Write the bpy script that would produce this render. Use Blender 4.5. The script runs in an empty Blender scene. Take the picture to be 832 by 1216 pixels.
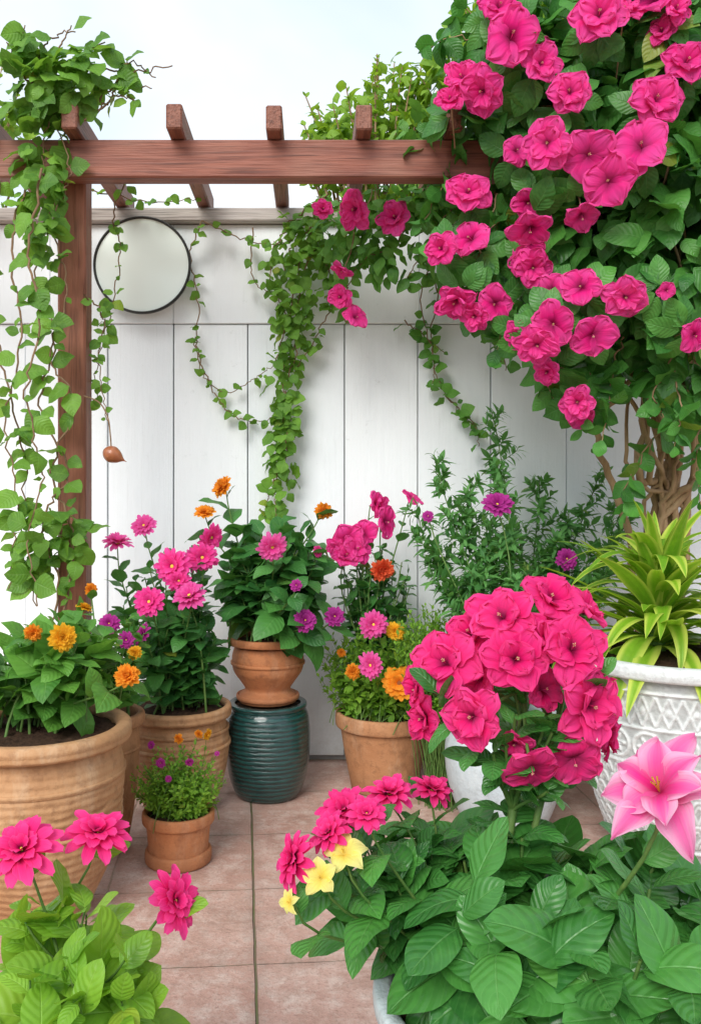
import bpy, math, random
import numpy as np
from mathutils import Vector, Matrix
rng=np.random.default_rng(11); random.seed(11)
sc=bpy.context.scene
# surveyed bearings (photo measurement) + distance -> metres. camera stands at x=0,y=0,z=1.3 looking +Y
F=1050.;VX=370.;HY=580.;CH=1.3
def at(px,py,d): return np.array([(px-VX)*d/F, d, CH-(py-HY)*d/F])
def nrm(a): return a/np.maximum(np.linalg.norm(a,axis=-1,keepdims=True),1e-9)
UP=np.array([0,0,1.])

# ---------------------------------------------------------------- geometry accumulators
class Geo:
    def __init__(s): s.v=[];s.f=[];s.uv=[];s.r=[];s.m=[];s.n=0
    def add(s,v,f,uv=None,r=0.5,m=0):
        v=np.asarray(v,float);f=np.asarray(f,int)
        s.v.append(v);s.f.append(f+s.n)
        s.uv.append(np.zeros((len(v),2)) if uv is None else uv)
        s.r.append(np.full(len(v),r) if np.isscalar(r) else r)
        s.m.append(np.full(len(f),m));s.n+=len(v)
    def arrays(s):
        return [np.concatenate(a) for a in (s.v,s.f,s.uv,s.r,s.m)]
def to_mesh(name,g,mats,off=np.zeros(3),smooth=True):
    v,f,uv,r,m=g.arrays(); v=v-off
    me=bpy.data.meshes.new(name)
    me.vertices.add(len(v)); me.vertices.foreach_set('co',v.astype(np.float32).ravel())
    me.loops.add(len(f)*4); me.loops.foreach_set('vertex_index',f.astype(np.int32).ravel())
    me.polygons.add(len(f)); me.polygons.foreach_set('loop_start',np.arange(0,len(f)*4,4,dtype=np.int32))
    for mt in mats: me.materials.append(mt)
    me.polygons.foreach_set('material_index',m.astype(np.int32))
    me.update(calc_edges=True)
    me.polygons.foreach_set('use_smooth',np.full(len(f),smooth))
    l=me.uv_layers.new(name='UVMap'); l.data.foreach_set('uv',uv[f.ravel()].astype(np.float32).ravel())
    a=me.attributes.new('rnd','FLOAT','POINT'); a.data.foreach_set('value',r.astype(np.float32))
    me.update()
    return me
def link(o): sc.collection.objects.link(o); return o
def root(name,label,cat,loc,group=None):
    o=bpy.data.objects.new(name,None); o.empty_display_size=.05; o.location=loc
    o["label"]=label;o["category"]=cat
    if group:o["group"]=group
    return link(o)
def part(name,g,mats,parent=None,smooth=True,label=None):
    off=np.array(parent.location) if parent else np.zeros(3)
    o=bpy.data.objects.new(name,to_mesh(name,g,mats,off,smooth)); link(o)
    if parent:o.parent=parent
    if label:o["label"]=label
    return o
def solo(name,g,mats,label=None,cat=None,kind=None,smooth=True):
    o=part(name,g,mats,None,smooth)
    if label:o["label"]=label
    if cat:o["category"]=cat
    if kind:o["kind"]=kind
    return o
def grid_faces(nu,nv,closed=False):
    f=[]
    for j in range(nv-1):
        for i in range(nu if closed else nu-1):
            i2=(i+1)%nu
            f.append((j*nu+i,j*nu+i2,(j+1)*nu+i2,(j+1)*nu+i))
    return np.array(f)
def box(g,x0,x1,y0,y1,z0,z1,b=.004,r=.5,m=0):
    def ring(z,i): return [(x0+i,y0+b,z),(x0+b,y0+i,z),(x1-b,y0+i,z),(x1-i,y0+b,z),(x1-i,y1-b,z),(x1-b,y1-i,z),(x0+b,y1-i,z),(x0+i,y1-b,z)]
    v=ring(z0,b)+ring(z0+b,0)+ring(z1-b,0)+ring(z1,b)
    v=np.array(v); f=grid_faces(8,4,True).tolist()
    for base,rev in ((0,True),(24,False)):
        q=[(base,base+1,base+2,base+3),(base+7,base,base+3,base+4),(base+7,base+4,base+5,base+6)]
        q=[tuple(reversed(t)) if rev else t for t in q]; f+=q
    g.add(v,f,r=r,m=m)
def tube(g,pts,rad,k=6,r=.5,m=0):
    pts=np.asarray(pts,float); n=len(pts)
    rad=np.full(n,rad) if np.isscalar(rad) else np.asarray(rad)
    t=nrm(np.gradient(pts,axis=0))
    ref=np.array([.31,.93,.17]); 
    a=nrm(np.cross(t,ref)); b=np.cross(t,a)
    th=np.linspace(0,2*np.pi,k,endpoint=False)
    v=pts[:,None]+rad[:,None,None]*(np.cos(th)[None,:,None]*a[:,None]+np.sin(th)[None,:,None]*b[:,None])
    uv=np.zeros((n*k,2)); uv[:,1]=np.repeat(np.linspace(0,1,n),k)
    g.add(v.reshape(-1,3),grid_faces(k,n,True),uv,r,m)
def lathe(g,prof,c,seg=64,m=0,disp=None,r=.5):
    prof=np.asarray(prof,float); th=np.linspace(0,2*np.pi,seg,endpoint=False)
    R=np.repeat(prof[:,0:1],seg,1); Z=np.repeat(prof[:,1:2],seg,1); T=np.repeat(th[None],len(prof),0)
    rr=np.full(R.shape,float(r))
    if disp is not None:
        dd=disp(T,Z); R=R+dd[0]; rr=dd[1]
    v=np.stack([c[0]+R*np.cos(T),c[1]+R*np.sin(T),c[2]+Z],-1).reshape(-1,3)
    uv=np.stack([T/(2*np.pi),Z],-1).reshape(-1,2)
    g.add(v,grid_faces(seg,len(prof),True),uv,rr.ravel(),m)
def catmull(P,n=8):
    P=np.asarray(P,float); Q=np.vstack([2*P[0]-P[1],P,2*P[-1]-P[-2]]); out=[]
    for i in range(1,len(Q)-2):
        for t in np.linspace(0,1,n,endpoint=False):
            a,b,c,d=Q[i-1],Q[i],Q[i+1],Q[i+2]
            out.append(.5*((2*b)+(-a+c)*t+(2*a-5*b+4*c-d)*t*t+(-a+3*b-3*c+d)*t**3))
    out.append(P[-1]); return np.array(out)
def bez(p0,p1,p2,p3,n=10):
    t=np.linspace(0,1,n)[:,None]
    return (1-t)**3*p0+3*(1-t)**2*t*p1+3*(1-t)*t*t*p2+t**3*p3

# ---------------------------------------------------------------- material helpers
def N(nt,typ,ins=None,**pr):
    n=nt.nodes.new(typ)
    for k,v in pr.items(): setattr(n,k,v)
    for k,v in (ins or {}).items():
        if isinstance(v,bpy.types.NodeSocket): nt.links.new(v,n.inputs[k])
        else: n.inputs[k].default_value=v
    return n
def C(c): return (c[0],c[1],c[2],1)
def mixc(nt,f,a,b,bl='MIX'):
    n=nt.nodes.new('ShaderNodeMix'); n.data_type='RGBA'; n.blend_type=bl
    for i,v in ((0,f),(6,a),(7,b)):
        if isinstance(v,bpy.types.NodeSocket): nt.links.new(v,n.inputs[i])
        else: n.inputs[i].default_value=v if i==0 else C(v)
    return n.outputs[2]
def M(nt,op,a,b=0.,c=None):
    i={0:a,1:b}
    if c is not None:i[2]=c
    return N(nt,'ShaderNodeMath',i,operation=op).outputs[0]
def mr(nt,v,a,b,c,d,it='LINEAR'):
    return N(nt,'ShaderNodeMapRange',{0:v,1:a,2:b,3:c,4:d},interpolation_type=it).outputs[0]
def noise(nt,vec,scale,det=4,rough=.5,dist=0):
    return N(nt,'ShaderNodeTexNoise',{'Vector':vec,'Scale':scale,'Detail':det,'Roughness':rough,'Distortion':dist}).outputs[0]
def newmat(name):
    m=bpy.data.materials.new(name); m.use_nodes=True; nt=m.node_tree; nt.nodes.clear()
    out=nt.nodes.new('ShaderNodeOutputMaterial'); return m,nt,out
def mapping(nt,vec,sc_=(1,1,1)):
    return N(nt,'ShaderNodeMapping',{'Vector':vec,'Scale':sc_}).outputs[0]
def finish(nt,out,col,rough,bump=None,bs=.3,bd=.01,spec=.5,trans=0,tcol=None,coat=0):
    p=N(nt,'ShaderNodeBsdfPrincipled',{'Base Color':col if isinstance(col,bpy.types.NodeSocket) else C(col),'Roughness':rough,'Specular IOR Level':spec,'Coat Weight':coat,'Coat Roughness':.1})
    if bump is not None:
        b=N(nt,'ShaderNodeBump',{'Height':bump,'Strength':bs,'Distance':bd}); nt.links.new(b.outputs[0],p.inputs['Normal'])
    s=p.outputs[0]
    if trans>0:
        t=N(nt,'ShaderNodeBsdfTranslucent',{'Color':tcol if tcol is not None else col})
        s=N(nt,'ShaderNodeMixShader',{0:trans,1:s,2:t.outputs[0]}).outputs[0]
    nt.links.new(s,out.inputs[0])
def leafmat(name,dark,light,vein,rough=.42,trans=.22,vs=.3,edge=None,nveins=8,spec=.4,bs=.4):
    m,nt,out=newmat(name)
    tc=N(nt,'ShaderNodeTexCoord'); sp=N(nt,'ShaderNodeSeparateXYZ',{0:tc.outputs['UV']})
    au=M(nt,'MULTIPLY',M(nt,'ABSOLUTE',M(nt,'SUBTRACT',sp.outputs[0],.5)),2.)
    mid=mr(nt,au,0,.07,1,0,'SMOOTHSTEP')
    s=M(nt,'PINGPONG',M(nt,'SUBTRACT',M(nt,'MULTIPLY',sp.outputs[1],float(nveins)),M(nt,'MULTIPLY',M(nt,'POWER',au,1.25),1.9)),.5)
    side=mr(nt,s,0,.07,.42,0,'SMOOTHSTEP')
    v=M(nt,'MAXIMUM',mid,side)
    rn=N(nt,'ShaderNodeAttribute',attribute_name='rnd').outputs['Fac']
    n1=noise(nt,tc.outputs['Object'],9.,3)
    f=M(nt,'ADD',M(nt,'MULTIPLY',rn,.75),M(nt,'MULTIPLY',mr(nt,n1,.35,.65,0,1),.25))
    base=mixc(nt,f,dark,light)
    n2=noise(nt,tc.outputs['Object'],45.,3)
    base=mixc(nt,mr(nt,n2,.5,.75,0,.3),base,tuple(x*1.3 for x in light))
    old=mr(nt,rn,.975,1.,0,.7)
    base=mixc(nt,old,base,(.30,.30,.03))
    if edge is not None: base=mixc(nt,mr(nt,M(nt,'ADD',au,M(nt,'MULTIPLY',M(nt,'SUBTRACT',rn,.5),.5)),.35,.9,0,.75,'SMOOTHSTEP'),base,edge)
    col=mixc(nt,M(nt,'MULTIPLY',v,vs),base,vein)
    tcol=mixc(nt,.35,col,(light[0]*2.2,light[1]*1.8,light[2]*.8))
    puff=M(nt,'ADD',M(nt,'MULTIPLY',mr(nt,s,0,.5,0,1,'SMOOTHSTEP'),.8),M(nt,'SUBTRACT',1.,mid))
    rr=mr(nt,noise(nt,tc.outputs['Object'],25.,3),.3,.7,rough*.75,rough*1.3)
    finish(nt,out,col,rr,puff,bs,.003,spec,trans,tcol)
    return m
def petalmat(name,inner,mid,edge,p1=.10,p2=.42,trans=.4,rough=.8,margin=None):
    m,nt,out=newmat(name)
    tc=N(nt,'ShaderNodeTexCoord'); sp=N(nt,'ShaderNodeSeparateXYZ',{0:tc.outputs['UV']})
    rn=N(nt,'ShaderNodeAttribute',attribute_name='rnd').outputs['Fac']
    oi=N(nt,'ShaderNodeObjectInfo').outputs['Random']
    r=nt.nodes.new('ShaderNodeValToRGB'); nt.links.new(sp.outputs[1],r.inputs[0])
    e=r.color_ramp.elements; e[0].position=p1;e[0].color=C(inner);e[1].position=1.;e[1].color=C(edge)
    x=e.new(p2); x.color=C(mid)
    vec=N(nt,'ShaderNodeCombineXYZ',{0:M(nt,'MULTIPLY',sp.outputs[0],18.),1:M(nt,'MULTIPLY',sp.outputs[1],1.4),2:M(nt,'MULTIPLY',rn,40.)}).outputs[0]
    st=noise(nt,vec,1.,2)
    col=r.outputs[0]
    au=M(nt,'MULTIPLY',M(nt,'ABSOLUTE',M(nt,'SUBTRACT',sp.outputs[0],.5)),2.)
    if margin is not None:
        f=M(nt,'ADD',au,M(nt,'MULTIPLY',M(nt,'SUBTRACT',st,.5),.9)); col=mixc(nt,M(nt,'MULTIPLY',mr(nt,f,.10,.95,0,.9,'SMOOTHSTEP'),mr(nt,sp.outputs[1],.1,.6,.0,1)),col,margin)
    else:
        col=mixc(nt,mr(nt,M(nt,'MAXIMUM',au,sp.outputs[1]),.80,1.,0,.45),col,tuple(min(1,c*1.05+.05) for c in edge))
    col=mixc(nt,mr(nt,st,.42,.75,0,.4),col,tuple(c*.58 for c in mid))
    col=mixc(nt,M(nt,'MULTIPLY',rn,.35),col,tuple(min(1,c*1.1+.03) for c in edge))
    col=mixc(nt,M(nt,'MULTIPLY',oi,.3),col,tuple(c*.72 for c in mid))
    finish(nt,out,col,rough,st,.3,.01,.12,trans,col)
    return m
def plainmat(name,c1,c2,scale=20,rough=.7,bs=.4,bd=.01,scl=(1,1,1),trans=0,coat=0,spec=.4):
    m,nt,out=newmat(name); tc=N(nt,'ShaderNodeTexCoord'); v=mapping(nt,tc.outputs['Object'],scl)
    n=noise(nt,v,scale,6,.6); col=mixc(nt,mr(nt,n,.3,.7,0,1),c1,c2)
    finish(nt,out,col,rough,n,bs,bd,spec,trans,coat=coat); return m
def woodmat(name,c1,c2,c3,axis,rough=.55):
    m,nt,out=newmat(name); tc=N(nt,'ShaderNodeTexCoord')
    s=[14,14,14]; s[axis]=.9
    v=mapping(nt,tc.outputs['Object'],tuple(s))
    n=noise(nt,v,2.2,8,.65,.6); n2=noise(nt,tc.outputs['Object'],3.,3)
    s2=[60,60,60]; s2[axis]=2.
    n3=noise(nt,mapping(nt,tc.outputs['Object'],tuple(s2)),2.,4)
    col=mixc(nt,mr(nt,n,.32,.68,0,1,'SMOOTHSTEP'),c1,c2); col=mixc(nt,mr(nt,n2,.45,.75,0,.6),col,c3)
    col=mixc(nt,mr(nt,n3,.52,.72,0,.7),col,tuple(x*.3 for x in c1))
    finish(nt,out,col,rough,M(nt,'ADD',n,n3),.7,.005,.4); return m
def terramat(name,c1,c2,pale,dark,rings=0,rough=.72):
    m,nt,out=newmat(name); tc=N(nt,'ShaderNodeTexCoord'); o=tc.outputs['Object']
    n=noise(nt,o,5.,6,.65); n2=noise(nt,o,28.,5,.7); n3=noise(nt,mapping(nt,o,(1,1,.35)),9.,5,.7)
    col=mixc(nt,mr(nt,n,.3,.7,0,1),c1,c2)
    col=mixc(nt,mr(nt,n3,.54,.75,0,.6),col,pale)
    col=mixc(nt,mr(nt,n2,.50,.74,0,.7),col,dark)
    col=mixc(nt,mr(nt,noise(nt,mapping(nt,o,(1,1,.3)),6.,5,.7),.52,.72,0,.6),col,dark)
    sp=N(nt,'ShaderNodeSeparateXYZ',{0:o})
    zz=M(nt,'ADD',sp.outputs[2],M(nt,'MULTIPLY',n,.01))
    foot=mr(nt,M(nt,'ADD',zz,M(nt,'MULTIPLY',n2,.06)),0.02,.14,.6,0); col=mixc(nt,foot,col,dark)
    h=M(nt,'ADD',n2,M(nt,'MULTIPLY',noise(nt,o,160.,2),.4))
    if rings:
        w=M(nt,'SINE',M(nt,'MULTIPLY',zz,float(rings))); h=M(nt,'ADD',h,M(nt,'MULTIPLY',w,.3))
    finish(nt,out,col,rough,h,.55,.007,.3); return m

# ---------------------------------------------------------------- materials
GR=dict(
 tree=leafmat('tree_leaf',(.026,.13,.024),(.11,.34,.055),(.18,.43,.11),.42,.3,.25),
 lime=leafmat('lime_leaf',(.11,.24,.02),(.30,.50,.05),(.35,.55,.1),.5,.42),
 vine=leafmat('vine_leaf',(.055,.17,.02),(.20,.41,.05),(.28,.5,.13),.5,.38),
 fore=leafmat('foreground_leaf',(.024,.125,.026),(.085,.295,.05),(.19,.44,.13),.31,.22,.35,nveins=7,spec=.42,bs=.5),
 forel=leafmat('light_foreground_leaf',(.10,.28,.02),(.29,.52,.05),(.42,.64,.15),.38,.36,.3,nveins=7),
 dark=leafmat('dark_leaf',(.026,.125,.03),(.09,.28,.055),(.16,.38,.10),.40,.26),
 mid=leafmat('mid_leaf',(.045,.17,.028),(.15,.37,.05),(.24,.46,.1),.45,.3),
 fern=leafmat('feathery_leaf',(.05,.18,.05),(.16,.40,.10),(.18,.40,.12),.5,.36),
 fine=leafmat('fine_leaf',(.09,.26,.02),(.29,.53,.06),(.30,.52,.1),.5,.42),
 strap=leafmat('strap_leaf',(.13,.33,.02),(.28,.50,.03),(.3,.5,.06),.40,.35,.1,edge=(.70,.76,.14),nveins=0),
)
stemG=plainmat('green_stem',(.06,.16,.03),(.14,.22,.05),30,.6)
stemB=plainmat('brown_stem',(.15,.08,.04),(.28,.18,.10),25,.8)
bark=plainmat('bark',(.24,.14,.07),(.46,.31,.18),16,.85,.8,.02,(1,1,.25))
PT=dict(
 mag=petalmat('magenta_petal',(.25,.0,.04),(.91,.020,.27),(.97,.10,.43),.18,.44),
 hot=petalmat('hot_pink_petal',(.14,.0,.015),(.88,.012,.19),(.96,.07,.33),.24,.50),
 pink=petalmat('pink_petal',(.5,.0,.12),(.88,.04,.34),(.93,.17,.50)),
 pur=petalmat('purple_petal',(.14,.0,.08),(.42,.01,.24),(.6,.06,.40)),
 ora=petalmat('orange_petal',(.75,.10,.0),(.93,.25,.01),(.97,.40,.03)),
 red=petalmat('coral_petal',(.65,.03,.01),(.9,.09,.03),(.93,.17,.06)),
 yel=petalmat('yellow_petal',(.9,.6,.03),(.94,.78,.12),(.96,.9,.4)),
 gold=petalmat('gold_petal',(.85,.24,.0),(.95,.42,.01),(.97,.55,.03)),
 lily=petalmat('lily_petal',(.70,.0,.12),(.86,.05,.32),(.93,.26,.55),.05,.5,margin=(.96,.68,.83)),
)
cenY=plainmat('yellow_stamen',(.75,.42,.03),(.9,.7,.1),200,.8)
cenP=plainmat('pale_stamen',(.85,.55,.30),(.95,.8,.55),200,.8)
cenD=plainmat('dark_centre',(.12,.02,.02),(.35,.12,.02),200,.8)

# ---------------------------------------------------------------- leaf templates
def leaf_t(prof,nu,nv,wr,droop=.6,fold=.25,wave=.0,th0=.15,ph=0.,twist=0.):
    v=np.linspace(0,1,nv); u=np.linspace(-1,1,nu)
    th=th0-droop*v; ds=1/(nv-1)
    y=np.concatenate([[0],np.cumsum(np.cos((th[1:]+th[:-1])/2))*ds]); z=np.concatenate([[0],np.cumsum(np.sin((th[1:]+th[:-1])/2))*ds])
    w=np.maximum(prof(v),.0)*wr*.5
    X=u[None]*w[:,None]; Y=np.repeat(y[:,None],nu,1); Z=np.repeat(z[:,None],nu,1)+fold*np.abs(X)-fold*.9*X**2/max(wr*.5,1e-3)+wave*np.sin(v[:,None]*9+ph+u[None]*1.3)*np.abs(u[None])*(w[:,None]/wr*2)
    a=twist*v[:,None]; X2=X*np.cos(a)+.12*math.sin(ph)*v[:,None]**2*(1 if nu>3 else 0); Z2=Z+X*np.sin(a)
    V=np.stack([X2,Y,Z2],-1).reshape(-1,3)
    UV=np.stack([np.repeat((u[None]+1)/2,nv,0),np.repeat(v[:,None],nu,1)],-1).reshape(-1,2)
    return V,grid_faces(nu,nv),UV
def p_ovate(v):
    x=np.clip((v-.07)/.93,0,1); w=np.sin(np.pi*x**.78)**.75*(1-.12*x); return np.maximum(np.nan_to_num(w),.035*(v<.99))
def p_oval(v):
    x=np.clip((v-.09)/.91,0,1); w=np.sin(np.pi*x**.85)**.62; return np.maximum(np.nan_to_num(w),.035*(v<.99))
def p_heart(v):
    x=np.clip((v-.12)/.88,0,1); w=np.sin(np.pi*np.clip(x,0,1)**.55)**.7; return np.maximum(np.nan_to_num(w),.04*(v<.99))
def p_lance(v): return np.maximum(np.sin(np.pi*v**.8)**.9,.05*(v<.99))
def p_strap(v): return np.clip(.55+v*1.2,0,1)*np.clip((1-v)*2.0,0,1)**.7
def variants(prof,nu,nv,wr,droops,fold,wave=.0,th0=.2,tw=.3):
    return [leaf_t(prof,nu,nv,wr*random.uniform(.88,1.12),d,fold*random.uniform(.5,1.4),wave,th0,random.uniform(0,6),random.uniform(-tw,tw)) for d in droops]
T=dict(
 big=variants(p_oval,9,14,.60,(.3,.5,.8,1.0,.7,.4,1.2),.20,.03,.2,.15),
 ov=variants(p_ovate,5,8,.66,(.3,.5,.8,1.1,1.3),.25,.05),
 heart=variants(p_heart,5,7,.85,(.2,.5,.9,1.2,.7),.3,.08),
 small=variants(p_lance,3,4,.55,(.2,.5,.8),.2),
 needle=variants(p_lance,3,5,.33,(.3,.7,1.1),.2),
 strap=variants(p_strap,5,14,.17,(.5,.8,1.1,1.5,1.9,2.3),.45,0,.15),
)
def place(g,tl,P,D,Nn,S,r=None,m=0):
    P=np.asarray(P);K=len(P)
    if K==0:return
    Y=nrm(D); Z=nrm(Nn-(Nn*Y).sum(1,keepdims=True)*Y); X=np.cross(Y,Z)
    idx=rng.integers(0,len(tl),K)
    rr=rng.random(K) if r is None else r
    for t in range(len(tl)):
        s=np.where(idx==t)[0]
        if len(s)==0: continue
        V,Fc,UV=tl[t]
        W=P[s][:,None]+S[s][:,None,None]*(V[None,:,0:1]*X[s][:,None]+V[None,:,1:2]*Y[s][:,None]+V[None,:,2:3]*Z[s][:,None])
        n=len(V); f=(Fc[None]+(np.arange(len(s))*n)[:,None,None]).reshape(-1,4)
        g.add(W.reshape(-1,3),f,np.tile(UV,(len(s),1)),np.repeat(rr[s],n),m)
GA=2.39996
def leafy(g,pts,t0,n,L,tl,el=(.3,.9),droop=.15,tipsmall=.5,t1=1.0):
    pts=np.asarray(pts); k=len(pts); t=np.clip(np.linspace(t0,t1,n)+rng.normal(0,.01,n),0,1)
    x=t*(k-1); i=np.clip(x.astype(int),0,k-2); fr=(x-i)[:,None]
    P=pts[i]*(1-fr)+pts[i+1]*fr; tan=nrm(pts[i+1]-pts[i])
    ref=np.array([.3,.2,.1])+np.zeros_like(tan); a=nrm(np.cross(tan,ref)); b=np.cross(tan,a)
    az=np.arange(n)*GA+rng.uniform(0,6.28)+rng.normal(0,.3,n)
    rad=np.cos(az)[:,None]*a+np.sin(az)[:,None]*b
    e=rng.uniform(el[0],el[1],n)+.35*np.clip(t-.8,0,1)/.2
    D=np.cos(e)[:,None]*rad+np.sin(e)[:,None]*tan-droop*UP*rng.uniform(.3,1.5,n)[:,None]
    Nn=tan*np.cos(e)[:,None]-rad*np.sin(e)[:,None]+.8*UP+np.array([0,-.2,0])+rng.normal(0,.2,(n,3))
    S=L*rng.uniform(.65,1.15,n)*(1-tipsmall*np.clip((t-.7)/.3,0,1))
    place(g,tl,P,D,Nn,S)
def lobes_leaves(g,lobes,n,L,tl,shell=.55,down=.55):
    lb=np.array(lobes,float); w=lb[:,3]*lb[:,4]*lb[:,5]; w=w**.8; w/=w.sum()
    k=rng.choice(len(lb),n,p=w); o=nrm(rng.normal(0,1,(n,3)))
    r=(shell**3+(1-shell**3)*rng.random(n))**(1/3)*rng.uniform(.85,1.12,n)
    P=lb[k][:,:3]+o*lb[k][:,3:6]*r[:,None]
    oo=nrm(o/lb[k][:,3:6])
    D=oo*.6+rng.normal(0,.45,(n,3))-down*UP
    Nn=oo*.8+.55*UP+np.array([0,-.35,0])+rng.normal(0,.3,(n,3))
    place(g,tl,P,D,Nn,L*rng.uniform(.55,1.15,n))

# ---------------------------------------------------------------- flower templates (unit radius, facing +Z)
def petal(g,ang,L,W,e0,e1,prof,nu,nv,ruf=0.,cup=0.,r=.5,m=0,z0=0.,fr=3.,r0=.0,rp=2.2,ep=1.,notch=0.,side=0.):
    v=np.linspace(0,1,nv);u=np.linspace(-1,1,nu)
    th=e0+(e1-e0)*v**ep; ds=L/(nv-1)
    y=r0+np.concatenate([[0],np.cumsum(np.cos((th[1:]+th[:-1])/2))*ds]); z=z0+np.concatenate([[0],np.cumsum(np.sin((th[1:]+th[:-1])/2))*ds])
    w=np.maximum(prof(v),.02)*W; ph=random.uniform(0,6.28)
    X=u[None]*w[:,None]; Z=z[:,None]+cup*(u[None]**2)*w[:,None]+ruf*(v[:,None]**rp)*(np.sin(u[None]*fr+ph)+.5*np.sin(u[None]*fr*2.1+ph*2))*(.4+np.abs(u[None])*.6)
    Y=np.repeat(y[:,None],nu,1)+ruf*.7*(v[:,None]**rp)*np.cos(u[None]*fr*1.3+ph)-notch*np.exp(-(u[None]/.3)**2)*v[:,None]**5
    X=X*(1+.10*ruf/.08*np.sin(v[:,None]*13+ph)*(ruf>0.05))+side*v[:,None]**2
    c,s=math.cos(ang),math.sin(ang)
    V=np.stack([X*c-Y*s,X*s+Y*c,Z],-1).reshape(-1,3)
    UV=np.stack([np.repeat((u[None]+1)/2,nv,0),np.repeat(v[:,None],nu,1)],-1).reshape(-1,2)
    g.add(V,grid_faces(nu,nv),UV,r,m)
def pr_round(v): return np.clip(np.sin(np.pi*np.clip(v,0,1)**1.3),0,1)**.5
def pr_point(v): return np.clip(np.sin(np.pi*np.clip(v,0,1)**.9),0,1)**.85
def pr_tongue(v): return np.clip(np.minimum(.4+v*1.6,1),0,1)*np.clip((1.03-v)*5,0,1)**.5
def dome(g,R,h,z0,m=1,n=5):
    a=np.linspace(0,np.pi/2,n); lathe(g,[(max(R*math.cos(x),.002),h*math.sin(x)) for x in a],(0,0,z0),10,m)
def calyx(g,m=2):
    lathe(g,[(.02,-.28),(.05,-.2),(.09,-.08),(.13,.02)],(0,0,0),8,m)
def fl_ruffle(mat,seed,kind=0):
    # open funnel bloom: broad ruffled petals, dark throat, stamen tuft
    random.seed(seed); g=Geo(); a0=random.uniform(0,6); n=6 if kind else 5
    for i in range(n): petal(g,a0+i*2*math.pi/n+random.uniform(-.12,.12),1.14*random.uniform(.88,1.06),.48 if n==6 else .54,random.uniform(1.05,1.3),random.uniform(-.7,.05),pr_round,25,13,.09,.02,random.random(),fr=8.5,rp=2.4,ep=.6,notch=.13,z0=random.uniform(-.02,.03))
    if kind:
        m=kind+3
        for i in range(m): petal(g,a0+.5+i*2*math.pi/m+random.uniform(-.25,.25),.84*random.uniform(.85,1.1),.36,1.3,random.uniform(-.1,.55),pr_round,19,10,.10,.03,random.random(),fr=8.,z0=.03,ep=.8,notch=.10)
    tube(g,[(0,0,.05),(.01,.01,.3),(.03,.02,.46)],[.018,.016,.012],6,.5,0)
    for i in range(7):
        a=i*2.4; rr=.035+.01*(i%2); dome_c=(.03+rr*math.cos(a),.02+rr*math.sin(a),.40+.02*i*.5)
        tube(g,[(.02,.015,.38),dome_c],[.006,.016],5,.5,1)
    calyx(g)
    return to_mesh('flower',g,[PT[mat],cenP,stemG])
def fl_daisy(mat,seed,W=.15,lay=((17,1.,.35,-.2),(15,.82,.6,.1),(11,.55,.9,.5)),cen=(.2,.12),cm=cenY):
    random.seed(seed); g=Geo()
    for j,(n,L,e0,e1) in enumerate(lay):
        for i in range(n):
            petal(g,(i+j*.5)*2*math.pi/n+random.uniform(-.08,.08),L*random.uniform(.88,1.08),W,e0+random.uniform(-.12,.12),e1+random.uniform(-.35,.25),pr_tongue,5,7,.03,.25,random.random(),z0=.03*j,fr=3)
    dome(g,cen[0],cen[1],.06,1); calyx(g)
    return to_mesh('flower',g,[PT[mat],cm,stemG])
def fl_mari(mat,seed):
    random.seed(seed); g=Geo()
    for j,(n,L,e0,e1) in enumerate(((13,1.,.2,-.2),(13,.88,.5,.2),(11,.72,.8,.5),(9,.55,1.1,.8),(7,.4,1.3,1.1))):
        for i in range(n): petal(g,(i+j*.5)*2*math.pi/n+random.uniform(-.12,.12),L*random.uniform(.88,1.06),.22,e0,e1+random.uniform(-.3,.3),pr_tongue,5,5,.08,.1,random.random(),z0=.02*j,fr=4)
    dome(g,.12,.18,.15,0); calyx(g)
    return to_mesh('flower',g,[PT[mat],cenD,stemG])
def fl_lily(mat,seed,n=6,W=.27,lay=2):
    random.seed(seed); g=Geo()
    for j in range(lay):
        for i in range(n): petal(g,(i+j*.5)*2*math.pi/n+random.uniform(-.2,.2),(1.2,.98)[j]*random.uniform(.85,1.1),W*(1,.9)[j]*random.uniform(.85,1.1),(.7,1.0)[j],(-.8,-.5)[j]+random.uniform(-.5,.4),pr_point,17,20,.055,.12,random.random(),z0=.05*j,fr=3.6,ep=1.2,rp=1.1,side=random.uniform(-.22,.22))
    for i in range(5):
        a=i*1.257; tube(g,[(0,0,.1),(.03*math.cos(a),.03*math.sin(a),.3),(.07*math.cos(a),.07*math.sin(a),.42)],[.01,.01,.016],5,.5,1)
    calyx(g)
    return to_mesh('flower',g,[PT[mat],cenY,stemG])
FL=dict(
 ruf=[fl_ruffle('mag',i,k) for i,k in ((1,0),(2,1),(3,2),(4,1),(50,1),(51,0))], rufh=[fl_ruffle('hot',i,k) for i,k in ((5,0),(6,1),(7,1),(8,2),(9,0),(10,1))],
 dpk=[fl_daisy('pink',i,.15) for i in (11,12)], dmg=[fl_daisy('mag',i,.16) for i in (13,14,15)],
 dpu=[fl_daisy('pur',i,.17,cen=(.12,.1)) for i in (16,17)],
 gerb=[fl_daisy('hot',i,.17,((11,1.,.35,-.45),(10,.85,.5,-.1),(8,.6,.8,.2),(5,.38,1.1,.7)),(.08,.1)) for i in (21,22,23)],
 mo=[fl_mari('ora',i) for i in (31,32)], mg=[fl_mari('gold',i) for i in (33,)], mr=[fl_mari('red',i) for i in (34,)],
 mor=[fl_daisy('ora',i,.17,cen=(.26,.14),cm=cenD) for i in (35,)],
 lily=[fl_lily('lily',41,6,.33,2)], yel=[fl_lily('yel',42,6,.36,1),fl_lily('yel',43,5,.42,1)],
)
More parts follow.
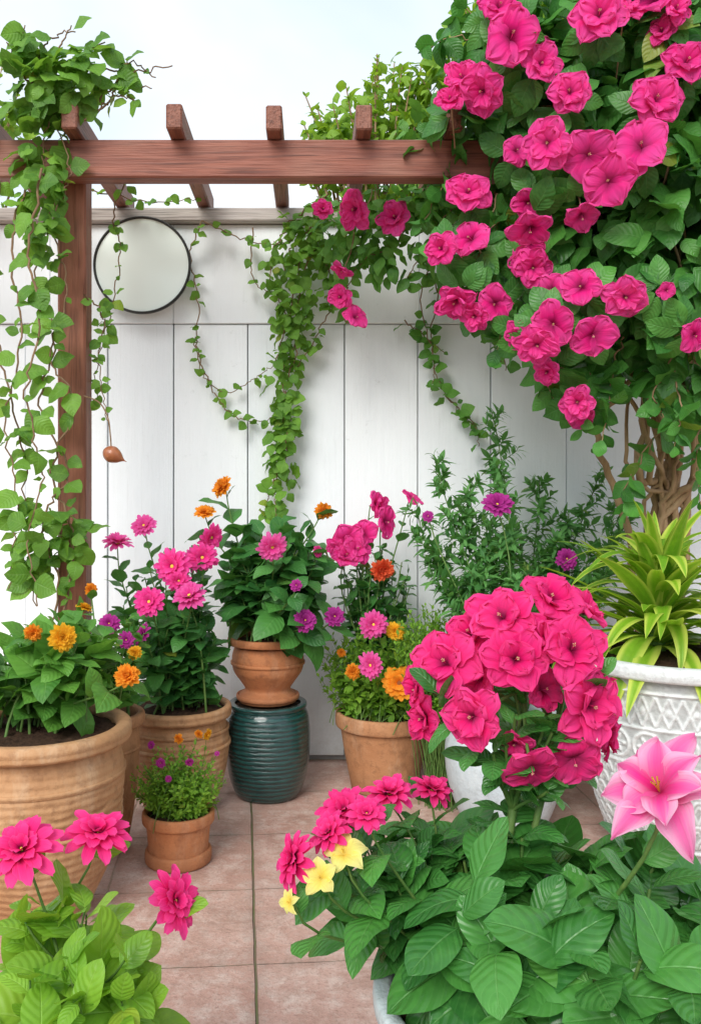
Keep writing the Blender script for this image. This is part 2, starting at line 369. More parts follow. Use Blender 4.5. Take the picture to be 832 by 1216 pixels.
def flower(parent,key,pos,axis,s,label=None):
    ml=FL[key]; o=bpy.data.objects.new('flower',ml[rng.integers(len(ml))])
    q=Vector(axis).normalized().to_track_quat('Z','Y').to_matrix().to_4x4()
    sv=s*rng.uniform(.88,1.1)
    mt=Matrix.Translation(Vector(pos)-parent.location)@q@Matrix.Rotation(rng.uniform(0,6.28),4,'Z')@Matrix.Diagonal((sv,sv*rng.uniform(.85,1.0),sv*rng.uniform(.8,1.3),1))
    o.matrix_basis=mt; o.parent=parent; link(o)
    if label:o["label"]=label
    return o
def faxis(out=None,cam=.8,up=.25,jit=.35):
    a=np.array([0,-cam,up])+rng.normal(0,jit,3)
    if out is not None:a=a+out
    return a
def stem(g,b,t,r0,r1,bow=.5,n=9):
    b=np.asarray(b,float);t=np.asarray(t,float);h=t[2]-b[2];L=np.linalg.norm(t-b)
    hor=np.array([t[0]-b[0],t[1]-b[1],0.])
    p1=b+UP*max(h,.3*L)*bow*.9+hor*.15; p2=t-UP*.25*L*(1 if h>0 else -.4)-hor*.15+rng.normal(0,.05*L,3)
    c=bez(b,p1,p2,t,n); tube(g,c,np.linspace(r0,r1,n),6); return c
def plant(name,label,cat,base,leaf,L,tl,flowers=(),nx=10,ext=None,nl=8,t0=.35,fnl=6,stemmat=None,group=None,sr=.005,el=(.3,.9),droop=.15,spread=.04,bow=.5,fup=.3,extra=None,shellmin=.3,fjit=.35):
    base=np.asarray(base,float)
    rt=root(name,label,cat,tuple(base),group); gl=Geo();gs=Geo()
    for fl in flowers:
        px,py,d,rp,key=fl[:5]; p=at(px,py,d); 
        b=base+np.append(rng.normal(0,spread,2),-.02); hor=np.append((p-base)[:2],0)
        ax=faxis(out=nrm(hor)*.25,up=fup,jit=fjit) if len(fl)<6 else np.array(fl[5],float)
        ax=ax/np.linalg.norm(ax); s=rp*d/F
        c=stem(gs,b,p-ax*s*.25,sr,sr*.5,bow)
        leafy(gl,c,t0,fnl,L,tl,el,droop,.5,.92)
        flower(rt,key,p,ax,s)
    if ext is not None:
        cx,cy,d,rx,ry,rd=ext; c0=at(cx,cy,d); R=np.array([rx*d/F,rd,ry*d/F])
        for i in range(nx):
            o=nrm(rng.normal(0,1,3)); o=o*(shellmin+(1-shellmin)*rng.random()**.5)
            p=c0+o*R; p[2]=max(p[2],base[2]+.03); b=base+np.append(rng.normal(0,spread,2),-.02)
            c=stem(gs,b,p,sr,sr*.45,bow); leafy(gl,c,t0,nl,L,tl,el,droop)
    if extra: extra(gl,gs,rt)
    part('foliage',gl,[GR[leaf]],rt); part('stems',gs,[stemmat or stemG],rt)
    return rt

# ================================================================ SETTING
m,nt,out=newmat('soil_ground'); tc=N(nt,'ShaderNodeTexCoord'); n=noise(nt,tc.outputs['Object'],1.5,8,.7)
finish(nt,out,mixc(nt,mr(nt,n,.35,.65,0,1),(.05,.08,.025),(.12,.1,.06)),.95,n,.6,.05,.2)
g=Geo(); S=400; g.add([(-S,-S,-.02),(S,-S,-.02),(S,S,-.02),(-S,S,-.02)],[(0,1,2,3)]); solo('ground',g,[m],kind='structure')
# paving
m,nt,out=newmat('terracotta_paving'); tc=N(nt,'ShaderNodeTexCoord')
rot=N(nt,'ShaderNodeMapping',{'Vector':tc.outputs['Object'],'Rotation':(0,0,math.radians(-4.4))}).outputs[0]
wob=N(nt,'ShaderNodeTexNoise',{'Vector':tc.outputs['Object'],'Scale':5.,'Detail':3.})
sp=N(nt,'ShaderNodeSeparateXYZ',{0:rot}); TW,TH=.47,.455
gx=M(nt,'DIVIDE',M(nt,'ADD',sp.outputs[0],4.7-.032),TW); gy=M(nt,'DIVIDE',M(nt,'ADD',sp.outputs[1],4.55+2.13),TH)
wb=M(nt,'MULTIPLY',M(nt,'SUBTRACT',wob.outputs[0],.5),.018)
fx=M(nt,'PINGPONG',M(nt,'ADD',gx,wb),.5); fy=M(nt,'PINGPONG',M(nt,'ADD',gy,wb),.5)
cell=N(nt,'ShaderNodeCombineXYZ',{0:M(nt,'FLOOR',gx),1:M(nt,'FLOOR',gy)}).outputs[0]
wn=N(nt,'ShaderNodeTexWhiteNoise',{0:cell},noise_dimensions='3D')
o=tc.outputs['Object']; na=noise(nt,o,2.6,7,.75); nb=noise(nt,o,14.,7,.8); nc=noise(nt,o,90.,3,.7); nd=noise(nt,o,5.,6,.8,.6)
main=mr(nt,M(nt,'ABSOLUTE',M(nt,'SUBTRACT',sp.outputs[0],.032)),.1,.2,1,.35)
jx=M(nt,'MULTIPLY',mr(nt,fx,.003,.010,1,0,'SMOOTHSTEP'),main); jy=M(nt,'MULTIPLY',mr(nt,fy,.001,.007,.6,0,'SMOOTHSTEP'),mr(nt,nd,.35,.55,.35,1)); j=M(nt,'MAXIMUM',jx,jy)
col=mixc(nt,mr(nt,na,.3,.7,0,1),(.48,.275,.225),(.62,.43,.36))
col=mixc(nt,M(nt,'MULTIPLY',wn.outputs[0],.4),col,(.50,.26,.195))
col=mixc(nt,mr(nt,nb,.46,.66,0,.8),col,(.70,.57,.50)); col=mixc(nt,mr(nt,nd,.48,.66,0,.7),col,(.36,.22,.17)); col=mixc(nt,mr(nt,nc,.53,.76,0,.65),col,(.25,.15,.12))
edge=M(nt,'MAXIMUM',mr(nt,fx,.01,.09,.45,0),mr(nt,fy,.01,.08,.4,0)); col=mixc(nt,M(nt,'MULTIPLY',edge,mr(nt,nb,.35,.6,.1,1)),col,(.28,.18,.14))
moss=mixc(nt,mr(nt,noise(nt,o,6.,4),.38,.54,0,1),(.17,.12,.085),(.11,.15,.04))
col=mixc(nt,M(nt,'MULTIPLY',j,.85),col,moss)
h=M(nt,'SUBTRACT',M(nt,'ADD',M(nt,'MULTIPLY',nb,.8),M(nt,'ADD',M(nt,'MULTIPLY',nc,.25),M(nt,'MULTIPLY',wn.outputs[0],.1))),j)
finish(nt,out,col,mr(nt,nb,.3,.7,.45,.85),h,1.,.008,.35)
g=Geo(); g.add([(-6,-4,0),(6,-4,0),(6,4.24,0),(-6,4.24,0)],[(0,1,2,3)]); solo('paving',g,[m],kind='structure')

# fence
m,nt,out=newmat('white_painted_board'); tc=N(nt,'ShaderNodeTexCoord'); o=tc.outputs['Object']
rn=N(nt,'ShaderNodeAttribute',attribute_name='rnd').outputs['Fac']
ng=noise(nt,mapping(nt,o,(30,30,1.2)),2.,6,.7); ns=noise(nt,mapping(nt,o,(5,5,1.)),1.5,7,.75); nk=noise(nt,o,14.,8,.8)
col=mixc(nt,rn,(.85,.89,.92),(.90,.93,.95)); col=mixc(nt,mr(nt,ns,.50,.78,0,.45),col,(.75,.79,.82)); col=mixc(nt,mr(nt,nk,.61,.77,0,.6),col,(.54,.56,.55)); col=mixc(nt,mr(nt,ng,.58,.74,0,.35),col,(.66,.68,.69))
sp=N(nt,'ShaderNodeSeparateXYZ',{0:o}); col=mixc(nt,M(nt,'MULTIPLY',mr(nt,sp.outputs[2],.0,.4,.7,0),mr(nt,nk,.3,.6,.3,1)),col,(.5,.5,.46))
finish(nt,out,col,.55,M(nt,'ADD',M(nt,'MULTIPLY',ng,.9),nk),.55,.004,.4); whitewood=m
grey=woodmat('weathered_cap_wood',(.34,.29,.26),(.48,.43,.39),(.58,.55,.52),0,.8)
fen=root('fence','tall white painted vertical board fence with grey wooden cap rail','fence',(0,4.2,0))
g=Geo(); WD=4.2
seams=[-560,-470,-380,-290,-200,-110,-20,30,128,206,294,409,496,583,672,765,860,950,1040,1130,1220]
for a,b in zip(seams[:-1],seams[1:]):
    x0=(a-VX)*WD/F+.0025;x1=(b-VX)*WD/F-.0025; yo=random.uniform(0,.012)
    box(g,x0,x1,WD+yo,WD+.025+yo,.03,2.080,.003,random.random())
seams2=[-560,-380,-200,-60,60,206,352,498,640,780,930,1080,1220]
for a,b in zip(seams2[:-1],seams2[1:]):
    x0=(a-VX)*WD/F+.001;x1=(b-VX)*WD/F-.001; yo=random.uniform(0,.004)
    box(g,x0,x1,WD-.006+yo,WD+.02+yo,2.083,2.552,.003,random.random())
part('boards',g,[whitewood],fen,False)
g=Geo(); box(g,-3.75,3.45,WD+.04,WD+.075,.0,2.55,.004,.2); part('backing',g,[plainmat('backing_wood',(.3,.3,.29),(.4,.4,.38),8,.9)],fen,False)
g=Geo(); box(g,-3.76,3.46,WD-.045,WD+.1,2.555,2.622,.008,.5); part('cap_rail',g,[grey],fen,False)

# pergola
wx=woodmat('beam_wood',(.19,.06,.04),(.32,.11,.07),(.38,.19,.13),0); wy=woodmat('rafter_wood',(.18,.065,.042),(.29,.115,.075),(.36,.2,.14),1); wz=woodmat('post_wood',(.20,.065,.035),(.33,.12,.07),(.39,.2,.13),2)
per=root('pergola','reddish brown wooden pergola with rafters resting on the fence','pergola',(-.92,3.4,0))
g=Geo(); box(g,-2.4,2.1,3.36,3.44,2.482,2.627,.006); part('beam',g,[wx],per,False)
for px in (-.935,1.98):
    g=Geo(); box(g,px-.055,px+.055,3.445,3.55,.0,2.62,.008); part('post',g,[wz],per,False)
for x in (-1.98,-1.62,-1.24,-.895,-.508,-.14,.194,.53,.87,1.2,1.55,1.9):
    g=Geo(); box(g,x-.03,x+.03,3.27+random.uniform(-.01,.01),4.33,2.629,2.722,.006); part('rafter',g,[wy],per,False)

# mirror
c=at(169,315,4.13); mi=root('mirror','round mirror with thin black frame hung on the white fence','mirror',tuple(c))
g=Geo(); R=.222; v=[];nn=96
for i in range(nn):
    a=2*math.pi*i/nn
    for k in range(10):
        b=2*math.pi*k/10; rr=R+.0065*math.cos(b); v.append((c[0]+rr*math.cos(a),c[1]+.016*math.sin(b),c[2]+rr*math.sin(a)))
f=[(i*10+k,((i+1)%nn)*10+k,((i+1)%nn)*10+(k+1)%10,i*10+(k+1)%10) for i in range(nn) for k in range(10)]
g.add(v,f); part('frame',g,[plainmat('black_metal',(.012,.012,.012),(.03,.028,.025),60,.4)],mi)
m,nt,out=newmat('mirror_glass'); tc=N(nt,'ShaderNodeTexCoord'); n=noise(nt,tc.outputs['Object'],3.,3)
p=N(nt,'ShaderNodeBsdfPrincipled',{'Base Color':mixc(nt,n,(.76,.84,.78),(.84,.90,.85)),'Metallic':.05,'Roughness':.2}); nt.links.new(p.outputs[0],out.inputs[0])
g=Geo(); v=[];rs=np.linspace(.001,R,12)
for r_ in rs:
    for i in range(48):
        a=2*math.pi*i/48; v.append((c[0]+r_*math.cos(a),c[1]-.004-.006*(1-(r_/R)**2),c[2]+r_*math.sin(a)))
g.add(v,grid_faces(48,12,True)); part('glass',g,[m],mi)

# ================================================================ POTS
tA=terramat('terracotta',(.40,.18,.08),(.51,.26,.13),(.62,.44,.30),(.21,.10,.05))
tB=terramat('ochre_terracotta',(.43,.22,.10),(.54,.31,.16),(.66,.49,.33),(.24,.12,.06),rings=260)
tC=terramat('orange_terracotta',(.44,.16,.065),(.54,.225,.095),(.62,.37,.23),(.23,.09,.045))
tG=terramat('pale_grey_ceramic',(.50,.58,.62),(.60,.67,.70),(.72,.76,.76),(.34,.39,.40),rough=.45)
m,nt,out=newmat('potting_soil'); tc=N(nt,'ShaderNodeTexCoord'); n=noise(nt,tc.outputs['Object'],60.,6,.8)
finish(nt,out,mixc(nt,mr(nt,n,.3,.7,0,1),(.025,.014,.009),(.14,.075,.045)),.95,n,1.,.02,.2); soilm=m
def rimprof(R,z,a,b,n=18):
    t=np.linspace(0,2*np.pi,n); c=np.cos(t);s=np.sin(t)
    return np.stack([R+a*np.sign(c)*np.abs(c)**.6,z+b*np.sign(s)*np.abs(s)**.6],1)
def pot(name,label,cat,px_or_xy,prof,rim,soil,mat,z0=0.,group='garden pots',disp=None,seg=72,foot=None,bands=(),smoothn=6):
    x,y=px_or_xy; rt=root(name,label,cat,(x,y,z0),group); c=(x,y,z0)
    P=catmull(prof,smoothn); P=np.vstack([[.002,P[0,1]],P,[soil[0],P[-1,1]],[soil[0]-.005,soil[1]-.03]])
    g=Geo(); lathe(g,P,c,seg,0,disp)
    for (R,z,a,b) in bands: lathe(g,rimprof(R,z,a,b,12),c,seg)
    part('body',g,[mat],rt)
    g=Geo(); lathe(g,rimprof(*rim),c,seg); part('rim',g,[mat],rt)
    if foot: g=Geo(); lathe(g,rimprof(*foot),c,seg); part('foot',g,[mat],rt)
    if soil[1]>0:
        g=Geo(); rs=np.linspace(.003,soil[0]+.004,18); sg=56; v=[]
        for r_ in rs:
            for i in range(sg): v.append((x+r_*math.cos(i*6.2832/sg),y+r_*math.sin(i*6.2832/sg),z0+soil[1]+.012*(1-(r_/soil[0])**2)+random.uniform(-.005,.005)))
        g.add(v,grid_faces(sg,18,True)); part('soil',g,[soilm],rt)
    return rt
def XY(px,d): return ((px-VX)*d/F,d)
def wavy(Tt,Z):
    d=np.zeros_like(Z)
    for z1,am in ((.36,.008),(.33,.006)):
        zz=z1+am*np.sin(Tt*14); d-=.006*np.exp(-((Z-zz)/.004)**2)
    return d,np.full(Z.shape,.5)
XYL=XY(45,2.73)
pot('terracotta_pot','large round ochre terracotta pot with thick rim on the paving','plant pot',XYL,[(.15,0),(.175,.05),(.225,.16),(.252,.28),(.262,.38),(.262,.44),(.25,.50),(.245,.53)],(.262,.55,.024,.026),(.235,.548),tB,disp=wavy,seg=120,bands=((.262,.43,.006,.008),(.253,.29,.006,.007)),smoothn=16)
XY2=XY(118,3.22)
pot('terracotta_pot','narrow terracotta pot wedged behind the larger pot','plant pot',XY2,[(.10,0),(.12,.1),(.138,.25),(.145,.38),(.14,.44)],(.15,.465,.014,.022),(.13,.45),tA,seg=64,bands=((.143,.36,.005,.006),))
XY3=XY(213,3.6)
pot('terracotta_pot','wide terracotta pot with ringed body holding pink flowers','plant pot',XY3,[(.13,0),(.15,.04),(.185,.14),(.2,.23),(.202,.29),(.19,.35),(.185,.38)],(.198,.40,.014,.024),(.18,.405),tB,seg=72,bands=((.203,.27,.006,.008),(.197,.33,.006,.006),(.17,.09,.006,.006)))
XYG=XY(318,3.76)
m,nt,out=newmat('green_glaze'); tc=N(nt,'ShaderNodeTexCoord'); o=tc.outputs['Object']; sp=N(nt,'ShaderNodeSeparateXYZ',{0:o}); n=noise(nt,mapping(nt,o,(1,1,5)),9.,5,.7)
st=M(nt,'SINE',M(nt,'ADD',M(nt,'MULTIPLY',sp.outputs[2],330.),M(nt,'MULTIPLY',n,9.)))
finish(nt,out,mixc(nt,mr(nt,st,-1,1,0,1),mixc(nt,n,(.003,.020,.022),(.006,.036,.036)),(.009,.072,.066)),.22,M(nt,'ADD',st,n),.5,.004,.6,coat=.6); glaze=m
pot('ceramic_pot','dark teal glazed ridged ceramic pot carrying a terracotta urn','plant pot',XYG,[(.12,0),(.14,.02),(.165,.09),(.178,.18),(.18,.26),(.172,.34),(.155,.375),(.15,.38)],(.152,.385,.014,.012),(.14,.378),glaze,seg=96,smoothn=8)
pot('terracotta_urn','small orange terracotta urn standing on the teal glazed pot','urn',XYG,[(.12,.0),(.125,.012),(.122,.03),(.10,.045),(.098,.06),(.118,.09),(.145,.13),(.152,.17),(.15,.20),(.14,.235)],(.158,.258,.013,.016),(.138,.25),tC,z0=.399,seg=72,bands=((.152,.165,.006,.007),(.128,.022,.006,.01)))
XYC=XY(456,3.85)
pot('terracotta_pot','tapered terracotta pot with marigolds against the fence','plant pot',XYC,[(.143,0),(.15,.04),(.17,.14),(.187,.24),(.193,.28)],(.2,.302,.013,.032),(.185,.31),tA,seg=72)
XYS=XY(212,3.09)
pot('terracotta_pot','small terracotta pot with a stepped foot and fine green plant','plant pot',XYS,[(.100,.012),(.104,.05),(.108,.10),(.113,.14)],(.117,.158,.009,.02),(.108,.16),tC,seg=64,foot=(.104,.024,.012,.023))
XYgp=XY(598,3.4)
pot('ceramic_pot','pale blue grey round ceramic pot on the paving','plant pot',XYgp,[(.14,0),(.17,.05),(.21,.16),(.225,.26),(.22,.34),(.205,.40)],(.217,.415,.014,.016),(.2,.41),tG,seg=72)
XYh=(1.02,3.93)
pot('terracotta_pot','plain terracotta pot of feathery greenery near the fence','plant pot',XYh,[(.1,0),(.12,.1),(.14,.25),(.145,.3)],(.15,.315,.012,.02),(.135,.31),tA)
XYt=(1.52,3.86)
pot('terracotta_pot','deep terracotta tub holding the flowering tree','plant pot',XYt,[(.16,0),(.18,.1),(.2,.25),(.205,.32)],(.212,.34,.013,.02),(.19,.335),tA)
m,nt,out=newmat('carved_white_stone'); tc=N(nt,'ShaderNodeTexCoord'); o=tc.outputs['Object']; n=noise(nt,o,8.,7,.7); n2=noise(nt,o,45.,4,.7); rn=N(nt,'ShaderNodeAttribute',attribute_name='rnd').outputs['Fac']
col=mixc(nt,mr(nt,n,.3,.7,0,1),(.58,.60,.60),(.74,.76,.75)); col=mixc(nt,mr(nt,n2,.5,.72,0,.65),col,(.42,.43,.42)); col=mixc(nt,mr(nt,rn,.0,.45,.55,0),col,(.25,.26,.25))  # low relief tinted darker: occlusion shade painted into the recesses, along with dirt
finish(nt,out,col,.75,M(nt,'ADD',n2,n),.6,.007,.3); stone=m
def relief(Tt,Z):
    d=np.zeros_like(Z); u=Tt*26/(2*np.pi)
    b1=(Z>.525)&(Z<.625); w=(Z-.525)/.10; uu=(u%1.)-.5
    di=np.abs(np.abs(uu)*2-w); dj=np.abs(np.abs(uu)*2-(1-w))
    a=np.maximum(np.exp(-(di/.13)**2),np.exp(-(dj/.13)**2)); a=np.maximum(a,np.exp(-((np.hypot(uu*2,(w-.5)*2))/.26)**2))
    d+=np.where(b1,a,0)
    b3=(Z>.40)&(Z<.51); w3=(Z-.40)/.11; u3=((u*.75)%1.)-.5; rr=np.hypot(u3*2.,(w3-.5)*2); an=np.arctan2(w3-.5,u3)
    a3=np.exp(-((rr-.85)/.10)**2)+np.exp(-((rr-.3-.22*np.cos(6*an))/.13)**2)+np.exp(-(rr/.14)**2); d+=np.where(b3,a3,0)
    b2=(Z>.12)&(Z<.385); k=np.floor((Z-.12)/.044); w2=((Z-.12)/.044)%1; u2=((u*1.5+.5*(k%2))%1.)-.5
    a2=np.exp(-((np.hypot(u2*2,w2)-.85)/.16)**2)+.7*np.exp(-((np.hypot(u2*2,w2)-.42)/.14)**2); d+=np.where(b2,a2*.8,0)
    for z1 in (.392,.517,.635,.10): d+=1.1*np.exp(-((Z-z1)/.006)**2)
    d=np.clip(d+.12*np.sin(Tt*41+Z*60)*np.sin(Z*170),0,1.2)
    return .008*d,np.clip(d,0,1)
XYU=XY(806,3.14)
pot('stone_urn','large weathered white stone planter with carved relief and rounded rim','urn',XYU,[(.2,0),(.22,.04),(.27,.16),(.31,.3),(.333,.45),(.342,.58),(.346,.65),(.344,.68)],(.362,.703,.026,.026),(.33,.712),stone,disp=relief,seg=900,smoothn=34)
XYF=XY(665,1.62)
pot('ceramic_planter','large pale grey round planter overflowing with leaves and pink flowers','plant pot',XYF,[(.19,0),(.22,.04),(.28,.14),(.31,.24),(.318,.31),(.315,.345)],(.325,.363,.018,.02),(.3,.36),tG,seg=96)
XYF2=XY(60,1.5)
pot('terracotta_pot','terracotta pot under pink gerberas on the paving','plant pot',XYF2,[(.12,0),(.14,.1),(.16,.22),(.165,.27)],(.172,.29,.012,.018),(.155,.285),tA)

# ================================================================ PLANTS
plant('flowering_plant','broad leaved green plant with orange blooms in ochre pot','plant',(XYL[0],XYL[1]+.03,.55),'mid',.155,T['ov'],
 [(75,757,2.6,20,'mg'),(40,751,2.65,13,'mo'),(152,803,2.58,18,'mo'),(100,722,2.9,10,'mg')],34,(42,778,2.78,116,50,.22),7,.4,4,sr=.005,spread=.06,bow=.7,droop=.12)
plant('flowering_plant','purple flowering plant in narrow terracotta pot','plant',(XY2[0],XY2[1],.45),'mid',.085,T['ov'],
 [(130,741,3.1,13,'dpu'),(150,760,3.1,12,'dpu'),(108,700,3.2,8,'mo'),(160,775,3.05,10,'mg')],26,(128,770,3.2,52,45,.12),9,.25,5,spread=.05)
plant('flowering_plant','tall pink zinnias with dark leaves in wide terracotta pot','plant',(XY3[0],XY3[1],.39),'dark',.12,T['ov'],
 [(140,646,3.5,20,'dpk'),(171,625,3.6,18,'dpk'),(178,715,3.33,20,'dmg'),(206,673,3.45,22,'dmg'),(226,709,3.33,23,'dpk'),(240,662,3.5,22,'dmg'),(171,755,3.32,17,'dpu'),(250,638,3.55,18,'dmg'),(231,665,3.6,17,'dpk'),(212,690,3.4,15,'dmg')],
 44,(205,730,3.55,68,72,.17),10,.2,12,spread=.06)
plant('flowering_plant','bushy dark broad leaved plant with orange and pink blooms in urn','plant',(XYG[0],XYG[1],.65),'dark',.165,T['ov'],
 [(265,579,3.72,17,'mo'),(243,609,3.66,15,'mo'),(384,607,3.7,14,'mo'),(323,649,3.44,22,'dpk'),(362,737,3.52,16,'dpu'),(397,732,3.6,14,'dpu'),(352,695,3.46,8,'dpu'),(377,655,3.6,9,'dmg')],
 56,(320,670,3.74,68,56,.18),9,.2,8,spread=.05,bow=.6,droop=.1)
plant('flowering_plant','mounded fine leaved plant with orange and pink flowers in tapered pot','plant',(XYC[0],XYC[1],.31),'fine',.048,T['small'],
 [(474,811,3.54,21,'mor'),(440,790,3.54,19,'dpk'),(419,797,3.6,11,'mo'),(469,750,3.62,12,'mg'),(443,742,3.58,17,'dpk'),(405,775,3.7,7,'mo')],
 300,(468,792,3.83,102,58,.22),20,.2,10,spread=.08,sr=.002)
plant('flowering_plant','upright magenta flowering plant against the white fence','plant',(XYC[0]-.02,XYC[1]+.07,.30),'dark',.09,T['ov'],
 [(415,640,3.9,21,'ruf'),(409,663,3.85,18,'ruf'),(430,634,3.92,19,'ruf'),(455,620,3.9,20,'ruf'),(443,600,3.95,18,'ruf'),(487,593,3.95,15,'ruf'),(453,676,3.85,15,'mr'),(423,653,3.87,18,'ruf'),(400,650,3.9,13,'ruf')],
 40,(450,705,3.95,44,62,.12),12,.2,12,spread=.04)
plant('small_potted_herb','fine leaved little plant with tiny purple and orange flowers','plant',(XYS[0],XYS[1],.16),'fine',.027,T['small'],
 [(213,877,3.05,7,'mo'),(236,872,3.05,7,'mo'),(246,872,3.1,7,'mg'),(191,906,3.0,6,'dpu'),(225,905,2.98,6,'dpu'),(200,925,2.98,5,'dpu'),(258,895,3.05,4,'dpu'),(180,885,3.05,5,'dpu')],
 170,(212,926,3.07,58,44,.13),18,.25,10,spread=.04,sr=.0015)
def feathery(tips,base,side=.14,L=.08,nn=24):
    def ex(gl,gs,rt):
        for (px,py,d) in tips:
            c=stem(gs,np.asarray(base)+np.append(rng.normal(0,.05,2),-.02),at(px,py,d),.005,.002,.5,16)
            leafy(gl,c,.1,76,L,T['needle'],(.1,.8),.1,.4)
            for t in np.linspace(.2,.95,12):
                i=t*(len(c)-1);p=c[int(i)]+(c[min(int(i)+1,15)]-c[int(i)])*(i%1); az=rng.uniform(0,6.28)
                e=p+side*(1.25-t)*np.array([math.cos(az),math.sin(az)*.6,.65+.3*rng.random()])
                if e[1]>4.15:e[1]=4.15
                c2=stem(gs,p,e,.002,.001,.3,6); leafy(gl,c2,.1,nn-6,L*.85,T['needle'],(.1,.8),.12,.4)
    return ex
bG=(XYgp[0],XYgp[1],.41)
plant('feathery_plant','tall feathery green plant in pale grey pot','plant',bG,'fern',.05,T['needle'],[(590,600,3.45,18,'dpu'),(508,613,3.5,8,'dpu')],0,None,extra=feathery([(583,488,3.9),(515,540,3.8),(548,610,3.7),(495,600,3.75),(558,570,3.8),(605,640,3.6),(520,650,3.6),(575,620,3.7),(540,690,3.5),(610,690,3.4),(588,540,3.9)],bG))
bH=(XYh[0],XYh[1],.31)
plant('feathery_plant','spreading feathery green plant against the white fence','plant',bH,'fern',.05,T['needle'],[(672,664,3.7,13,'dpu'),(655,700,3.65,10,'dpu')],0,None,extra=feathery([(640,570,3.95),(712,560,3.95),(675,610,3.9),(615,630,3.9),(728,620,3.85),(655,640,3.8),(700,650,3.8),(630,680,3.8),(745,590,4.0),(690,690,3.7),(720,680,3.7)],bH,.16,.085))
plant('low_shrub','low bright green fine leaved shrub between the pots','plant',(.53,3.64,0.0),'fine',.042,T['small'],[],300,(528,758,3.56,62,42,.14),22,.5,10,spread=.03,sr=.002)
def straps(gl,gs,rt):
    b=np.array([XYU[0]-.08,XYU[1],.72]); n=110
    az=np.arange(n)*GA; el=np.linspace(.22,1.40,n)+rng.normal(0,.1,n)
    D=np.stack([np.cos(az)*np.cos(el),np.sin(az)*np.cos(el),np.sin(el)],1); P=b+D*.03+UP*np.linspace(0,.22,n)[:,None]
    Nn=np.stack([-np.cos(az)*np.sin(el),-np.sin(az)*np.sin(el),np.cos(el)],1)
    place(gl,T['strap'],P,D,Nn,rng.uniform(.34,.50,n)*(1-.2*np.linspace(0,1,n)))
    tube(gs,[b-UP*.03,b+UP*.12,b+UP*.26],[.03,.028,.015],10)
plant('dracaena','spiky variegated yellow green dracaena in white stone planter','plant',(XYU[0]-.02,XYU[1],.71),'strap',.1,T['strap'],[],0,None,extra=straps)

# ---- foreground right
bF=(XYF[0],XYF[1],.36)
def foreleaves(gl,gs,rt):
    bb=np.array(bF); K=34
    for i in range(K):
        az=i*GA; rr=.30*math.sqrt((i+.5)/K)
        if math.cos(az)<-.2 and math.sin(az)<.25 and rr>.17: continue
        b=bb+np.array([rr*math.cos(az)*.6,rr*math.sin(az)*.6,-.02])
        h=.18*(1-(rr/.36)**2)+rng.uniform(.01,.10); left=max(0,-math.cos(az))*rr/.3
        e=bb+np.array([rr*math.cos(az)*(1.35-.45*left),rr*math.sin(az)*1.05,h+.06*left])
        c=stem(gs,b,e,.006,.003,.6,8); leafy(gl,c,.5,6,.185,T['big'],(.1,.7),.12,.3)
    for (px,py,d) in ((545,1090,1.48),(590,1130,1.43),(645,1150,1.40),(560,1055,1.52),(705,1165,1.36),(760,1140,1.36),(500,1070,1.56),(820,1150,1.34),(530,1125,1.50),(610,1175,1.40)):
        e=at(px,py,d); b=bb+(e-bb)*np.array([.55,.45,0])-UP*.02
        c=stem(gs,b,e,.005,.003,.6,8); leafy(gl,c,.55,5,.165,T['big'],(.1,.6),.15,.2)
plant('flowering_plant','lush broad leaved plant filling the pale grey planter','plant',bF,'fore',.13,T['big'],
 [(784,944,1.42,72,'lily',(-.42,-.62,.66))],0,None,12,.3,4,sr=.006,extra=foreleaves)
cl=[(598,736,1.72,38),(650,716,1.76,37),(532,790,1.70,39),(610,784,1.66,35),(564,850,1.64,38),(676,774,1.68,37),(692,836,1.66,38),(630,908,1.62,38),(680,898,1.66,32),(508,852,1.76,25),(714,874,1.74,24),(562,756,1.76,32),(646,760,1.70,30),(690,728,1.80,27),(575,806,1.72,28),(500,818,1.78,24),(640,820,1.72,26),(612,880,1.68,22)]
def cluster(gl,gs,rt):
    b=np.array([at(590,1000,1.68)[0],1.68,.38]); top=at(622,800,1.78); c=stem(gs,b,top,.011,.006,.5,12); leafy(gl,c,.35,14,.12,T['big'],(.2,.8),.1,.2)
    c2=stem(gs,b+[.03,.02,0],at(665,850,1.78),.009,.005,.5,12); leafy(gl,c2,.4,11,.11,T['big'],(.2,.8),.1,.2)
    for (px,py) in ((585,895),(645,855),(650,940),(655,870),(600,885),(612,850),(706,806),(520,826)):
        c3=stem(gs,c[5],at(px,py,1.66),.004,.003,.4,7); leafy(gl,c3,.4,6,.09,T['big'],(.2,.9),.1,.2)
    for (px,py,d,r) in cl:
        p=at(px,py,d); q=(c if px<640 else c2)[rng.integers(7,11)]; ax=nrm((p-at(615,820,1.80))*np.array([1.8,.6,1.4])+np.array([0,-.21,.02])+rng.normal(0,.07,3)); s=r*d/F*1.12
        stem(gs,q,p-ax*s*.2,.004,.003,.4,7); flower(rt,'rufh',p,ax,s)
plant('flowering_plant','tall magenta ruffled flower cluster on leafy green stem','plant',(at(590,1000,1.68)[0],1.68,.38),'fore',.1,T['big'],[],0,None,extra=cluster)
bD=(at(520,1100,1.70)[0],1.70,.37)
